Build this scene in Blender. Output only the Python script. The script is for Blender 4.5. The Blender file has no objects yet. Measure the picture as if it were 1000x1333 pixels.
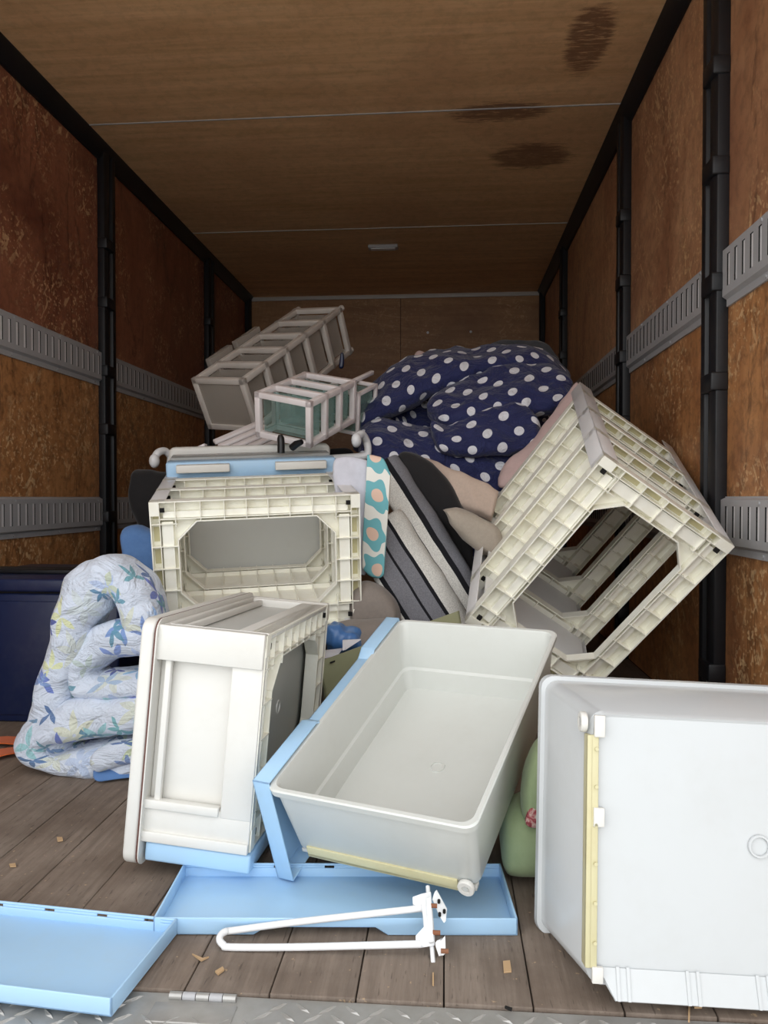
import bpy, bmesh, math, random
from math import pi, sin, cos, radians as R
from mathutils import Vector as V, Matrix, Euler, noise

# ------------------------------------------------------------------ camera
scn = bpy.context.scene
col = scn.collection
PSI = math.atan(0.08); PITCH = math.atan(0.0185*cos(PSI)); EYE = V((0, 0, 0.60))
cd = bpy.data.cameras.new('camera'); cam = bpy.data.objects.new('camera', cd); col.objects.link(cam)
cam.location = EYE; cam.rotation_euler = (pi/2-PITCH, 0, PSI)
cd.sensor_fit = 'VERTICAL'; cd.sensor_height = 36; cd.lens = 36*1000/1333; cd.clip_start = .01
scn.camera = cam
RC = Euler((pi/2-PITCH, 0, PSI)).to_matrix()
# ------------------------------------------------------------------ world: overcast daylight
w = bpy.data.worlds.new('overcast'); scn.world = w; w.use_nodes = True
bg = w.node_tree.nodes['Background']; bg.inputs[0].default_value = (.95, .975, 1, 1); bg.inputs[1].default_value = 1.0
scn.view_settings.view_transform = 'Standard'; scn.view_settings.look = 'None'
scn.view_settings.gamma = 1; scn.view_settings.use_curve_mapping = False
sd = bpy.data.lights.new('sun', 'SUN'); sun = bpy.data.objects.new('sun', sd); col.objects.link(sun)
sd.energy = .62; sd.angle = R(80); sd.color = (1, .98, .95)       # sun behind thin cloud, low behind the camera on the left
sun.rotation_euler = V((.35, 1, -.42)).to_track_quat('-Z', 'Y').to_euler()
scn.view_settings.exposure = 0.85
scn.cycles.max_bounces = 10; scn.cycles.diffuse_bounces = 6; scn.cycles.transparent_max_bounces = 16

def at(x, y, Y):                                   # point of the place seen at photo position (x, y) at depth Y
    d = RC @ V(((x-500)/1000, -(y-666.5)/1000, -1)); return EYE + d*(Y/d.y)
def atZ(x, y, Z=0.):
    d = RC @ V(((x-500)/1000, -(y-666.5)/1000, -1)); return EYE + d*((Z-EYE.z)/d.z)

# ------------------------------------------------------------------ materials
def lin(c): c /= 255; return c/12.92 if c <= .04045 else ((c+.055)/1.055)**2.4
def rgb(r, g, b): return (lin(r), lin(g), lin(b), 1)
class NT:
    def __init__(s, name):
        s.m = bpy.data.materials.new(name); s.m.use_nodes = True; s.t = s.m.node_tree
        s.b = s.t.nodes['Principled BSDF']; s.out = s.t.nodes['Material Output']
    def n(s, typ, **kw):
        nd = s.t.nodes.new(typ)
        for k, v in kw.items():
            if k.startswith('i_'):
                k = k[2:]; nd.inputs[int(k) if k.isdigit() else k].default_value = v
            else: setattr(nd, k, v)
        return nd
    def l(s, a, b): s.t.links.new(a, b)
    def math(s, op, a, b=None, clamp=False):
        nd = s.n('ShaderNodeMath', operation=op); nd.use_clamp = clamp
        for i, v in enumerate((a, b)):
            if v is None: continue
            if isinstance(v, (int, float)): nd.inputs[i].default_value = v
            else: s.l(v, nd.inputs[i])
        return nd.outputs[0]
    def mix(s, f, a, b):
        nd = s.n('ShaderNodeMix', data_type='RGBA')
        for k, v in ((0, f), (6, a), (7, b)):
            if isinstance(v, (int, float, tuple)): nd.inputs[k].default_value = v
            else: s.l(v, nd.inputs[k])
        return nd.outputs[2]
    def coord(s, kind='Object', scale=(1, 1, 1), rot=(0, 0, 0)):
        tc = s.n('ShaderNodeTexCoord'); mp = s.n('ShaderNodeMapping'); mp.inputs['Scale'].default_value = scale
        mp.inputs['Rotation'].default_value = rot
        s.l(tc.outputs[kind], mp.inputs[0]); return mp.outputs[0]
    def noise(s, vec, scale, detail=4, rough=.55, dist=0):
        nd = s.n('ShaderNodeTexNoise'); s.l(vec, nd.inputs['Vector'])
        nd.inputs['Scale'].default_value = scale; nd.inputs['Detail'].default_value = detail
        nd.inputs['Roughness'].default_value = rough; nd.inputs['Distortion'].default_value = dist
        return nd.outputs[0]
    def ramp(s, f, stops):
        nd = s.n('ShaderNodeValToRGB'); cr = nd.color_ramp
        while len(cr.elements) < len(stops): cr.elements.new(.5)
        for e, (p, c) in zip(cr.elements, stops):
            e.position = p; e.color = c if isinstance(c, tuple) else (c, c, c, 1)
        s.l(f, nd.inputs[0]); return nd.outputs[0]
    def bump(s, h, strength=.3, dist=.01):
        nd = s.n('ShaderNodeBump'); nd.inputs['Strength'].default_value = strength; nd.inputs['Distance'].default_value = dist
        s.l(h, nd.inputs['Height']); s.l(nd.outputs[0], s.b.inputs['Normal'])
    def base(s, c):
        if isinstance(c, tuple): s.b.inputs['Base Color'].default_value = c
        else: s.l(c, s.b.inputs['Base Color'])
    def rough(s, v): s.b.inputs['Roughness'].default_value = v

def plastic(name, c, rough=.35, dirt=.06, wav=.0, sss=0.0, scuff=(150, 140, 120)):
    k = NT(name); v = k.coord()
    n1 = k.noise(v, 9, 5, .6); n2 = k.noise(v, 60, 3, .6)
    f = k.ramp(k.math('MULTIPLY', n1, k.math('ADD', n2, .5)), [(.45, 0.), (.85, 1.)])
    k.base(k.mix(k.math('MULTIPLY', f, dirt*4), rgb(*c), rgb(*[(a+b)/2 for a, b in zip(c, scuff)])))
    k.rough(rough)
    if wav: k.bump(k.noise(v, 5, 1, .5, .6), wav, .01)
    if sss:
        k.b.inputs['Subsurface Weight'].default_value = sss; k.b.inputs['Subsurface Radius'].default_value = (.01, .01, .009)
    return k.m
def clear(name, c, alpha=.55, rough=.25):          # tinted translucent plastic sheet
    k = NT(name); k.base(rgb(*c)); k.rough(rough)
    tr = k.n('ShaderNodeBsdfTransparent'); tr.inputs[0].default_value = tuple(min(1, .62+.42*x) for x in rgb(*c)[:3])+(1,)
    mx = k.n('ShaderNodeMixShader'); mx.inputs[0].default_value = alpha
    k.l(tr.outputs[0], mx.inputs[1]); k.l(k.b.outputs[0], mx.inputs[2]); k.l(mx.outputs[0], k.out.inputs[0])
    return k.m
def plywood(name, c1, c2, c3, grain=(1, 14, 1), scr=.5, rough=.5, stain=None, run=1., scrcol=(226, 188, 140)):
    k = NT(name); v = k.coord(scale=grain); o = k.coord()
    g = k.noise(v, 2.2, 8, .62, .5); big = k.noise(o, 1.6, 4, .6, .8)
    c = k.mix(k.ramp(g, [(.3, 0.), (.7, 1.)]), rgb(*c1), rgb(*c2))
    c = k.mix(k.ramp(big, [(.48, 0.), (.66, .8)]), c, rgb(*c3))
    # water runs with hard dark edges
    e = k.noise(k.coord(scale=(3, 3, .55)), 1.3, 6, .6, .6)
    edge = k.math('MULTIPLY', k.ramp(e, [(.0, 0.), (.575, 0.), (.587, .5), (.60, 0.)]), run)
    c = k.mix(edge, c, rgb(*[x*.35 for x in c3]))
    # scratches: short pale strokes
    for a1, a2, sc in ((.35, .9, (46, 3.2, 46)), (1.25, -.6, (60, 4, 60)), (-.9, .2, (52, 5, 52)), (1.62, 1.4, (70, 2.4, 70)), (-.25, -1.2, (64, 6, 64))):
        mp2 = k.n('ShaderNodeMapping'); mp2.inputs['Scale'].default_value = sc; mp2.inputs['Location'].default_value = (a1*7, a2*5, a1*3)
        k.l(k.coord(rot=(a1, 0, a2)), mp2.inputs[0])
        s1 = k.noise(mp2.outputs[0], 1., 1.5, .5)
        m = k.ramp(s1, [(.64, 0.), (.675, 1.)])
        m = k.math('MULTIPLY', m, k.ramp(k.noise(o, 4, 3), [(.42, 0.), (.6, 1.)]))
        c = k.mix(k.math('MULTIPLY', m, scr), c, rgb(*scrcol))
    mot = k.noise(o, 26, 6, .7, .4); c = k.mix(k.math('MULTIPLY', k.ramp(mot, [(.46, 0.), (.62, 1.)]), .55*scr), c, rgb(*[x*.5 for x in c3]))
    if stain:
        for (p, r, sc) in stain:
            ge = k.n('ShaderNodeNewGeometry'); sub = k.n('ShaderNodeVectorMath', operation='SUBTRACT'); sub.inputs[1].default_value = p
            k.l(ge.outputs['Position'], sub.inputs[0]); mu = k.n('ShaderNodeVectorMath', operation='MULTIPLY'); mu.inputs[1].default_value = sc
            k.l(sub.outputs[0], mu.inputs[0]); ln = k.n('ShaderNodeVectorMath', operation='LENGTH'); k.l(mu.outputs[0], ln.inputs[0])
            fall = k.ramp(k.math('DIVIDE', ln.outputs['Value'], r), [(.4, 1.), (1., 0.)])
            nn = k.noise(k.coord(scale=(6, 34, 1)), 2.2, 5, .7, .5)
            m = k.ramp(k.math('MULTIPLY', fall, nn), [(.33, 0.), (.48, .7)])
            c = k.mix(m, c, rgb(88, 46, 34))
    k.base(c); k.rough(rough); k.bump(g, .08, .004); return k.m
def cloth(name, c, c2=None, sc=40, rough=.9, wr=.25, wsc=14):
    k = NT(name); v = k.coord(); n = k.noise(v, sc, 3, .7)
    k.base(k.mix(n, rgb(*c), rgb(*(c2 or [x*.88 for x in c])))); k.rough(rough)
    k.b.inputs['Sheen Weight'].default_value = .15
    k.bump(k.noise(v, wsc, 4, .55, .4), wr, .02); return k.m

M = {}
M['white'] = plastic('white_plastic', (198, 201, 202), .2, .03, .35)
M['drawer'] = plastic('milky_plastic', (208, 210, 205), .33, .03, .08)
M['sidewhite'] = plastic('smooth_white_plastic', (217, 215, 209), .38, .04)
M['cream'] = plastic('aged_cream_plastic', (244, 242, 230), .42, .07, scuff=(190, 170, 110))
M['panel'] = plastic('grey_white_panel', (222, 221, 221), .4, .03)
M['greyp'] = plastic('grey_translucent_base', (196, 197, 193), .4, .03, .1)
M['blue'] = plastic('pale_blue_plastic', (168, 204, 234), .33, .04, .05, scuff=(190, 180, 140))
M['yellow'] = plastic('yellowed_plastic', (202, 195, 156), .4, .1, scuff=(150, 120, 50))
M['brown'] = plastic('brown_edging', (92, 56, 48), .5)
M['black'] = plastic('black_plastic', (16, 16, 18), .4)
M['wmetal'] = plastic('white_painted_steel', (238, 239, 240), .3, .05, scuff=(120, 70, 40))
M['rust'] = plastic('rusty_screw', (130, 78, 50), .7, .2)
M['smoke'] = clear('clear_brownish_plastic', (200, 192, 182), .42)
M['smokebar'] = plastic('greyish_clear_bar', (206, 198, 190), .35)
M['mint'] = clear('mint_clear_plastic', (178, 206, 201), .22, .1)
M['mintbar'] = plastic('pinkish_white_bar', (236, 227, 226), .35)
M['fog'] = clear('foggy_grey_plastic', (170, 172, 170), .75)
M['navybox'] = plastic('navy_painted_metal', (20, 32, 68), .35, .05, .04)
M['orange'] = cloth('orange_webbing', (226, 106, 42), sc=300, wr=.1)
M['ceil'] = plywood('ceiling_plywood', (236, 194, 146), (204, 160, 114), (208, 164, 122), (.7, 11, 1), .3, .55, run=0.,
    stain=[((.36, 3.32, 2.04), .30, (1, 1.3, 1)), ((.20, 2.93, 2.04), .24, (.7, 1.8, 1)), ((.45, 2.50, 2.04), .34, (2.6, 1, 1))])
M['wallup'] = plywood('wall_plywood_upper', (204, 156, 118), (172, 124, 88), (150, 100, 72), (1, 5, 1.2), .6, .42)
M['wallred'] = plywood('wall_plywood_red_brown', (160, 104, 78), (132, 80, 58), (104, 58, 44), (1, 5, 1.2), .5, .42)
M['walllow'] = plywood('wall_plywood_lower', (204, 148, 96), (164, 110, 66), (138, 88, 56), (1, 7, 1.2), .8, .45)
M['backply'] = plywood('back_plywood', (176, 132, 88), (146, 102, 66), (136, 94, 62), (1, 1, 9), .2, .5, run=.2)
M['steel'] = plastic('black_painted_steel', (13, 14, 19), .5, .06, scuff=(90, 80, 75))
M['alu'] = plastic('grey_aluminium', (172, 172, 174), .45, .08, scuff=(100, 95, 90)); 
M['alul'] = plastic('bright_backing_metal', (236, 236, 238), .4, .03)
M['trim'] = plastic('pale_aluminium_trim', (196, 192, 188), .4)
def floorwood():
    k = NT('worn_floor_wood'); v = k.coord(scale=(28, 1.6, 4)); o = k.coord()
    oi = k.n('ShaderNodeObjectInfo')
    g = k.noise(v, 3, 8, .65, .4); big = k.noise(o, 6, 6, .65)
    c = k.mix(k.ramp(g, [(.3, 0.), (.72, 1.)]), rgb(102, 90, 80), rgb(136, 122, 110))
    c = k.mix(k.ramp(big, [(.42, 0.), (.7, .75)]), c, rgb(88, 74, 63))
    c = k.mix(k.math('MULTIPLY', oi.outputs['Random'], .25), c, rgb(122, 100, 82))
    sp = k.noise(o, 110, 2, .5); c = k.mix(k.ramp(sp, [(.70, 0.), (.74, .6)]), c, rgb(176, 150, 118))
    sp2 = k.noise(k.coord(scale=(1, .12, 1)), 240, 2, .5); c = k.mix(k.ramp(sp2, [(.64, 0.), (.72, .5)]), c, rgb(48, 38, 32))
    k.base(c); k.rough(.75); k.bump(k.math('ADD', g, k.math('MULTIPLY', sp2, .6)), .35, .004); return k.m
M['floor'] = floorwood()
def metalplate():
    k = NT('worn_checker_metal'); o = k.coord(); n = k.noise(o, 25, 5, .6)
    k.base(k.mix(n, rgb(196, 196, 194), rgb(150, 146, 140))); k.b.inputs['Metallic'].default_value = .55; k.rough(.45)
    k.bump(n, .15, .003); return k.m
M['plate'] = metalplate()
k = NT('concrete_ground'); n_ = k.noise(k.coord(), 3, 6); k.base(k.mix(n_, rgb(206, 204, 200), rgb(188, 186, 181))); k.rough(.9); M['ground'] = k.m
k = NT('dark_recess'); k.base(rgb(18, 16, 15)); k.rough(.9); M['dark'] = k.m
M['sheet'] = cloth('lavender_white_cotton', (214, 214, 224), wr=.12)
M['pink'] = cloth('dusty_pink_cotton', (214, 186, 182), wr=.3, wsc=9)
M['beige'] = cloth('beige_fleece', (206, 184, 168), sc=120, wr=.3, wsc=8)
M['taupe'] = cloth('taupe_cushion_cloth', (140, 130, 122), sc=120)
M['oat'] = cloth('oatmeal_cloth', (176, 164, 150), sc=120)
M['greyc'] = cloth('charcoal_grey_cloth', (84, 88, 94), sc=90)
M['darkc'] = cloth('black_wool_cloth', (26, 24, 26), sc=120)
M['bluec'] = cloth('denim_blue_cloth', (98, 138, 190), (76, 112, 166), sc=30)
M['green'] = cloth('pale_sage_cloth', (168, 184, 142), (150, 168, 126), sc=60, wr=.12, wsc=7)
M['olive'] = cloth('olive_board', (146, 146, 112), (134, 134, 100), sc=12, rough=.6, wr=.03)
M['paper'] = plastic('white_paper', (226, 228, 236), .7)
M['bagblue'] = plastic('blue_polythene', (74, 122, 184), .3, .05, .5)
M['chip'] = plastic('pale_wood_chip', (186, 154, 116), .8, .1)

def uvnode(k, scale=1.):
    tc = k.n('ShaderNodeUVMap'); mp = k.n('ShaderNodeMapping'); mp.inputs['Scale'].default_value = (scale,)*3
    k.l(tc.outputs[0], mp.inputs[0]); return mp.outputs[0]
def polka():
    k = NT('navy_polka_dot_cotton'); uv = uvnode(k, 1.)
    sp = k.n('ShaderNodeSeparateXYZ'); k.l(uv, sp.inputs[0]); x, y = sp.outputs[0], sp.outputs[1]
    P, rad = .104, .0165
    m = None
    for ox, oy in ((0, 0), (.5, .5)):
        a = k.math('SUBTRACT', k.math('FRACT', k.math('ADD', k.math('DIVIDE', x, P), ox)), .5)
        b = k.math('SUBTRACT', k.math('FRACT', k.math('ADD', k.math('DIVIDE', y, P), oy)), .5)
        d = k.math('SQRT', k.math('ADD', k.math('MULTIPLY', a, a), k.math('MULTIPLY', b, b)))
        q = k.math('LESS_THAN', d, rad/P)
        m = q if m is None else k.math('MAXIMUM', m, q)
    k.base(k.mix(m, rgb(20, 29, 82), rgb(226, 226, 232))); k.rough(.7)
    k.b.inputs['Sheen Weight'].default_value = .2
    k.bump(k.noise(k.coord(scale=(1, 1, 1.5)), 9, 5, .6, 1.3), .9, .04); return k.m
M['polka'] = polka()
def floral():
    k = NT('floral_printed_cotton'); c = rgb(214, 222, 234)
    c = k.mix(k.noise(k.coord(), 5, 3), c, rgb(198, 208, 226))
    for (s, off, pet, R0, cols) in ((9., 0, 3, .46, [(0, (178, 196, 232)), (.5, (214, 216, 190)), (1, (190, 206, 230))]),
                            (10.5, .37, 2.5, .46, [(0, (92, 112, 196)), (.34, (150, 200, 204)), (.62, (212, 216, 168)), (.8, (142, 172, 218)), (1, (80, 96, 186))]),
                            (13., .71, 3, .44, [(0, (48, 62, 150)), (.3, (110, 172, 180)), (.55, (78, 116, 158)), (.75, (150, 182, 224)), (1, (44, 54, 140))])):
        tc = k.n('ShaderNodeUVMap'); mp = k.n('ShaderNodeMapping'); mp.inputs['Scale'].default_value = (s, s, s); mp.inputs['Location'].default_value = (off*3, off*5, 0)
        k.l(tc.outputs[0], mp.inputs[0])
        vo = k.n('ShaderNodeTexVoronoi', voronoi_dimensions='2D'); vo.inputs['Scale'].default_value = 1; vo.inputs['Randomness'].default_value = .75
        k.l(mp.outputs[0], vo.inputs['Vector'])
        sub = k.n('ShaderNodeVectorMath', operation='SUBTRACT'); k.l(mp.outputs[0], sub.inputs[0]); k.l(vo.outputs['Position'], sub.inputs[1])
        sx = k.n('ShaderNodeSeparateXYZ'); k.l(sub.outputs[0], sx.inputs[0])
        sc = k.n('ShaderNodeSeparateColor'); k.l(vo.outputs['Color'], sc.inputs[0])
        th = k.math('ADD', k.math('ARCTAN2', sx.outputs[1], sx.outputs[0]), k.math('MULTIPLY', sc.outputs[0], 6.28))
        r = vo.outputs['Distance']
        sec = 2*pi/(2*pet)
        ph = k.math('SUBTRACT', k.math('MULTIPLY', k.math('FRACT', k.math('DIVIDE', th, sec)), sec), sec/2)
        rr = k.math('DIVIDE', r, R0)
        hw = k.math('MULTIPLY', k.math('SINE', k.math('MULTIPLY', k.math('MINIMUM', rr, 1.), pi)), .17)
        m = k.math('LESS_THAN', k.math('MULTIPLY', k.math('ABSOLUTE', k.math('SINE', ph)), rr), hw)
        m = k.math('MULTIPLY', m, k.math('LESS_THAN', rr, 1.))
        if off: m = k.math('MULTIPLY', m, k.math('GREATER_THAN', k.math('COSINE', k.math('DIVIDE', th, 1.)), -.55 if off < .5 else -.2))
        m = k.math('MULTIPLY', m, k.math('GREATER_THAN', r, .035))
        m = k.math('MULTIPLY', m, k.math('GREATER_THAN', sc.outputs[1], .34))
        pc = k.ramp(sc.outputs[2], [(p, rgb(*q)) for p, q in cols])
        c = k.mix(k.math('MULTIPLY', m, .92), c, pc)
    k.base(c); k.rough(.8); k.b.inputs['Sheen Weight'].default_value = .2
    k.bump(k.noise(k.coord(scale=(1, 1, 1.6)), 13, 5, .6, 1.2), .8, .03); return k.m
M['floral'] = floral()
def flowerprint():
    k = NT('teal_flower_print'); uv = uvnode(k, 10.)
    vo = k.n('ShaderNodeTexVoronoi', voronoi_dimensions='2D'); vo.inputs['Scale'].default_value = 1; vo.inputs['Randomness'].default_value = .5; k.l(uv, vo.inputs['Vector'])
    sub = k.n('ShaderNodeVectorMath', operation='SUBTRACT'); k.l(uv, sub.inputs[0]); k.l(vo.outputs['Position'], sub.inputs[1])
    sx = k.n('ShaderNodeSeparateXYZ'); k.l(sub.outputs[0], sx.inputs[0])
    th = k.math('ARCTAN2', sx.outputs[1], sx.outputs[0]); r = vo.outputs['Distance']
    pt = k.math('ADD', k.math('MULTIPLY', k.math('COSINE', k.math('MULTIPLY', th, 5)), .06), .40)
    c = k.mix(k.math('LESS_THAN', r, pt), rgb(232, 230, 222), rgb(112, 178, 186))
    c = k.mix(k.math('LESS_THAN', r, .17), c, rgb(226, 192, 172))
    k.base(c); k.rough(.85); return k.m
M['print'] = flowerprint()
def stripes(name, stops):
    k = NT(name); uv = uvnode(k); sp = k.n('ShaderNodeSeparateXYZ'); k.l(uv, sp.inputs[0])
    nd = k.n('ShaderNodeValToRGB'); cr = nd.color_ramp; cr.interpolation = 'CONSTANT'
    while len(cr.elements) < len(stops): cr.elements.new(.5)
    for e, (p, c) in zip(cr.elements, stops): e.position = p; e.color = rgb(*c)
    k.l(sp.outputs[1], nd.inputs[0])
    wv = k.noise(k.coord(scale=(1, 1, 1)), 330, 2, .8)
    nw = k.ramp(wv, [(.40, .35), (.62, 1.5)])
    mu = k.n('ShaderNodeMix', data_type='RGBA', blend_type='MULTIPLY'); mu.inputs[0].default_value = .28; k.l(nd.outputs[0], mu.inputs[6]); k.l(nw, mu.inputs[7])
    k.base(mu.outputs[2]); k.rough(.95); k.bump(k.noise(k.coord(), 130, 2), .25, .004); return k.m
GR, BK, WH = (122, 122, 128), (16, 17, 24), (216, 214, 208)
M['patch'] = None
k = NT('red_floral_patch'); n_ = k.noise(k.coord(), 60, 3, .6, 1); k.base(k.ramp(n_, [(.35, rgb(236, 220, 206)), (.5, rgb(190, 92, 98)), (.62, rgb(110, 40, 50)), (.75, rgb(214, 190, 150))])); k.rough(.9); M['patch'] = k.m

# ------------------------------------------------------------------ mesh helpers
class MB:
    def __init__(s): s.v = []; s.f = []
    def add(s, vs, fs):
        o = len(s.v); s.v += [V(p) for p in vs]; s.f += [tuple(i+o for i in f) for f in fs]; return s
    def box(s, lo, hi, mat=None):
        (a, b, c), (d, e, f) = lo, hi
        vs = [V(p) for p in ((a,b,c),(d,b,c),(d,e,c),(a,e,c),(a,b,f),(d,b,f),(d,e,f),(a,e,f))]
        if mat: vs = [mat @ p for p in vs]
        return s.add(vs, [(0,3,2,1),(4,5,6,7),(0,1,5,4),(1,2,6,5),(2,3,7,6),(3,0,4,7)])
    def prism(s, poly, vec, close=True):                       # polygon extruded along vec
        n = len(poly); vec = V(vec); vs = [V(p) for p in poly]+[V(p)+vec for p in poly]
        fs = [tuple(range(n))[::-1], tuple(range(n, 2*n))]+[(i, (i+1) % n, (i+1) % n+n, i+n) for i in range(n)]
        return s.add(vs, fs)
    def rings(s, loops, cap0=True, cap1=True, closed=False):
        n = len(loops[0]); vs = [p for l in loops for p in l]; fs = []
        L = len(loops)
        for j in range(L if closed else L-1):
            k2 = (j+1) % L
            for i in range(n): fs.append((j*n+i, j*n+(i+1) % n, k2*n+(i+1) % n, k2*n+i))
        if not closed:
            if cap0: fs.append(tuple(range(n))[::-1])
            if cap1: fs.append(tuple(range((L-1)*n, L*n)))
        return s.add(vs, fs)
    def tube(s, path, r, n=10, caps=True):
        path = [V(p) for p in path]; loops = []; up = None
        for i, p in enumerate(path):
            t = (path[min(i+1, len(path)-1)]-path[max(i-1, 0)]).normalized()
            if up is None:
                up = t.orthogonal().normalized()
            up = (up-t*up.dot(t)).normalized(); b = t.cross(up)
            rr = r[i] if isinstance(r, (list, tuple)) else r
            loops.append([p+(up*cos(2*pi*k/n)+b*sin(2*pi*k/n))*rr for k in range(n)])
        return s.rings(loops, caps, caps)
    def cyl(s, a, b, r, n=20): return s.tube([a, b], r, n)
    def seg(s, a, b, wdt, z0, z1):                             # thin wall between two xy points
        a, b = V((a[0], a[1], 0)), V((b[0], b[1], 0)); t = (b-a).normalized(); p = V((-t.y, t.x, 0))*wdt/2
        poly = [a-p, b-p, b+p, a+p]
        return s.prism([(q.x, q.y, z0) for q in poly], (0, 0, z1-z0))
    def obj(s, name, mat, parent=None, bevel=0, smooth=None, seg=2):
        me = bpy.data.meshes.new(name); me.from_pydata([tuple(p) for p in s.v], [], s.f); 
        bm = bmesh.new(); bm.from_mesh(me); bmesh.ops.recalc_face_normals(bm, faces=bm.faces); bm.to_mesh(me); bm.free()
        me.materials.append(M[mat] if isinstance(mat, str) else mat)
        o = bpy.data.objects.new(name, me); col.objects.link(o)
        if parent is not None: o.parent = parent
        if bevel:
            m = o.modifiers.new('bevel', 'BEVEL'); m.width = bevel; m.segments = seg; m.limit_method = 'ANGLE'; m.angle_limit = R(40)
        if bevel or smooth:
            me.polygons.foreach_set('use_smooth', [True]*len(me.polygons))
            me.set_sharp_from_angle(angle=R(smooth or 40)) if not bevel else None
        return o
def rrect(x0, y0, x1, y1, r, z, n=5):
    pts = []
    for cx, cy, a in ((x1-r, y0+r, -90), (x1-r, y1-r, 0), (x0+r, y1-r, 90), (x0+r, y0+r, 180)):
        for i in range(n+1):
            t = R(a+90*i/n); pts.append(V((cx+r*cos(t), cy+r*sin(t), z)))
    return pts
def tag(o, label, cat, group=None, kind=None):
    o['label'] = label; o['category'] = cat
    if group: o['group'] = group
    if kind: o['kind'] = kind
    return o
def empty(name, mat=None):
    o = bpy.data.objects.new(name, None); col.objects.link(o); o.empty_display_size = .05
    if mat is not None: o.matrix_world = mat
    return o
def pose(loc, e, extra=None):
    m = Matrix.Translation(V(loc)) @ Euler(e).to_matrix().to_4x4()
    return m @ extra if extra is not None else m
def struct(o): o['kind'] = 'structure'; return o

# soft things: a closed loft through sections (top point, bottom point, bulge vector)
def cr(p0, p1, p2, p3, t): return .5*((2*p1)+(p2-p0)*t+(2*p0-5*p1+4*p2-p3)*t*t+(3*p1-p0-3*p2+p3)*t**3)
def loft(name, secs, mat, parent=None, nu=10, nv=28, pw=.75, amp=.004, fr=9, seed=0, rnd=(.5, .5), vnorm=False, back=None):
    secs = [(V(t), V(b), V(f)) for t, b, f in secs]; L = len(secs); rows = []
    N = (L-1)*nu
    for i in range(N+1):
        q = min(i//nu, L-2); t = i/nu-q
        g = lambda k: secs[max(0, min(L-1, k))]
        T, B, Fv = (cr(g(q-1)[j], g(q)[j], g(q+1)[j], g(q+2)[j], t) for j in range(3))
        u = i/N; e = 1
        if u < rnd[0]*.5/(L-1)*2: e = min(e, math.sqrt(max(0, 1-(1-u/(rnd[0]/(L-1)))**2)))
        if 1-u < rnd[1]/(L-1): e = min(e, math.sqrt(max(0, 1-(1-(1-u)/(rnd[1]/(L-1)))**2)))
        e = max(e, .02)
        c = (T+B)/2; h = (T-B)/2; row = []
        for j in range(nv):
            a = 2*pi*j/nv; ca, sa = cos(a), sin(a)
            ca = math.copysign(abs(ca)**pw, ca); sa = math.copysign(abs(sa)**pw, sa)
            if back is not None and sa < 0: sa *= back
            row.append(c+h*ca*e+Fv*sa*e)
        rows.append(row)
    me = bpy.data.meshes.new(name)
    vs = [p for r in rows for p in r]; fs = []; 
    for i in range(N):
        for j in range(nv): fs.append((i*nv+j, i*nv+(j+1) % nv, (i+1)*nv+(j+1) % nv, (i+1)*nv+j))
    fs.append(tuple(range(nv))[::-1]); fs.append(tuple(range(N*nv, (N+1)*nv)))
    me.from_pydata([tuple(p) for p in vs], [], fs)
    # uv in metres
    ul = me.uv_layers.new(name='UVMap'); cu = [0]
    for i in range(N): cu.append(cu[-1]+((sum(rows[i+1], V())-sum(rows[i], V()))/nv).length)
    mid = rows[N//2]; per = [0]
    for j in range(nv): per.append(per[-1]+(mid[(j+1) % nv]-mid[j]).length)
    if vnorm: per = [p/per[-1] for p in per]
    for pi_, poly in enumerate(me.polygons):
        for li, vi in zip(poly.loop_indices, poly.vertices):
            i, j = divmod(vi, nv)
            jj = j
            if pi_ < N*nv and j == 0 and pi_ % nv == nv-1: jj = nv
            ul.data[li].uv = (cu[i]+seed*.37, per[jj]+(0 if vnorm else seed*.23))
    bm = bmesh.new(); bm.from_mesh(me); bmesh.ops.recalc_face_normals(bm, faces=bm.faces); bm.normal_update()
    off = V((seed*3.1, seed*1.7, seed*.9)); d = []
    for v in bm.verts:
        p = v.co*fr+off
        n = noise.noise(p)*.6+noise.noise(p*2.3)*.3+(abs(noise.noise(p*V((1.2, .6, 1.2))+off))*-1.0+.25)*.9
        d.append(v.normal*n*amp)
    for v, q in zip(bm.verts, d): v.co += q
    bm.to_mesh(me); bm.free()
    me.polygons.foreach_set('use_smooth', [True]*len(me.polygons))
    me.materials.append(M[mat] if isinstance(mat, str) else mat)
    o = bpy.data.objects.new(name, me); col.objects.link(o)
    if parent is not None: o.parent = parent
    return o
def join(name, objs):
    bm = bmesh.new(); mats = []
    uvn = 'UVMap'
    me = bpy.data.meshes.new(name)
    for o in objs: bm.from_mesh(o.data)
    bm.to_mesh(me); bm.free()
    me.materials.append(objs[0].data.materials[0])
    for o in objs:
        m2 = o.data; bpy.data.objects.remove(o); bpy.data.meshes.remove(m2)
    n = bpy.data.objects.new(name, me); col.objects.link(n); return n

# ================================================================== the truck box
K = 1.165
XL, XR, Y0, YB, ZC = -1.22*K, .585*K, .905, 4.68*K, .6+1.24*K
TH = .05
# --- floor
fl = struct(MB().box((XL-TH, .86, -.12), (XR+TH, YB+TH, -.012)).obj('floor', 'dark'))
random.seed(3)
PW = .1055; x = -.001
while x-PW > XL: x -= PW
xs = []
while x < XR: xs.append((max(x-PW if x-PW > XL else XL, XL), x)); x += PW
edges = sorted(set([XL]+[round(-.001+PW*i, 4) for i in range(-11, 6)]+[XR]))
plank_me = {}
for a, b in zip(edges[:-1], edges[1:]):
    m = MB(); dz = random.uniform(-.0012, 0)
    m.box((a+.0009, Y0, -.02), (b-.0009, YB, dz)); m.obj('plank', 'floor', fl, bevel=.0015)
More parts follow.
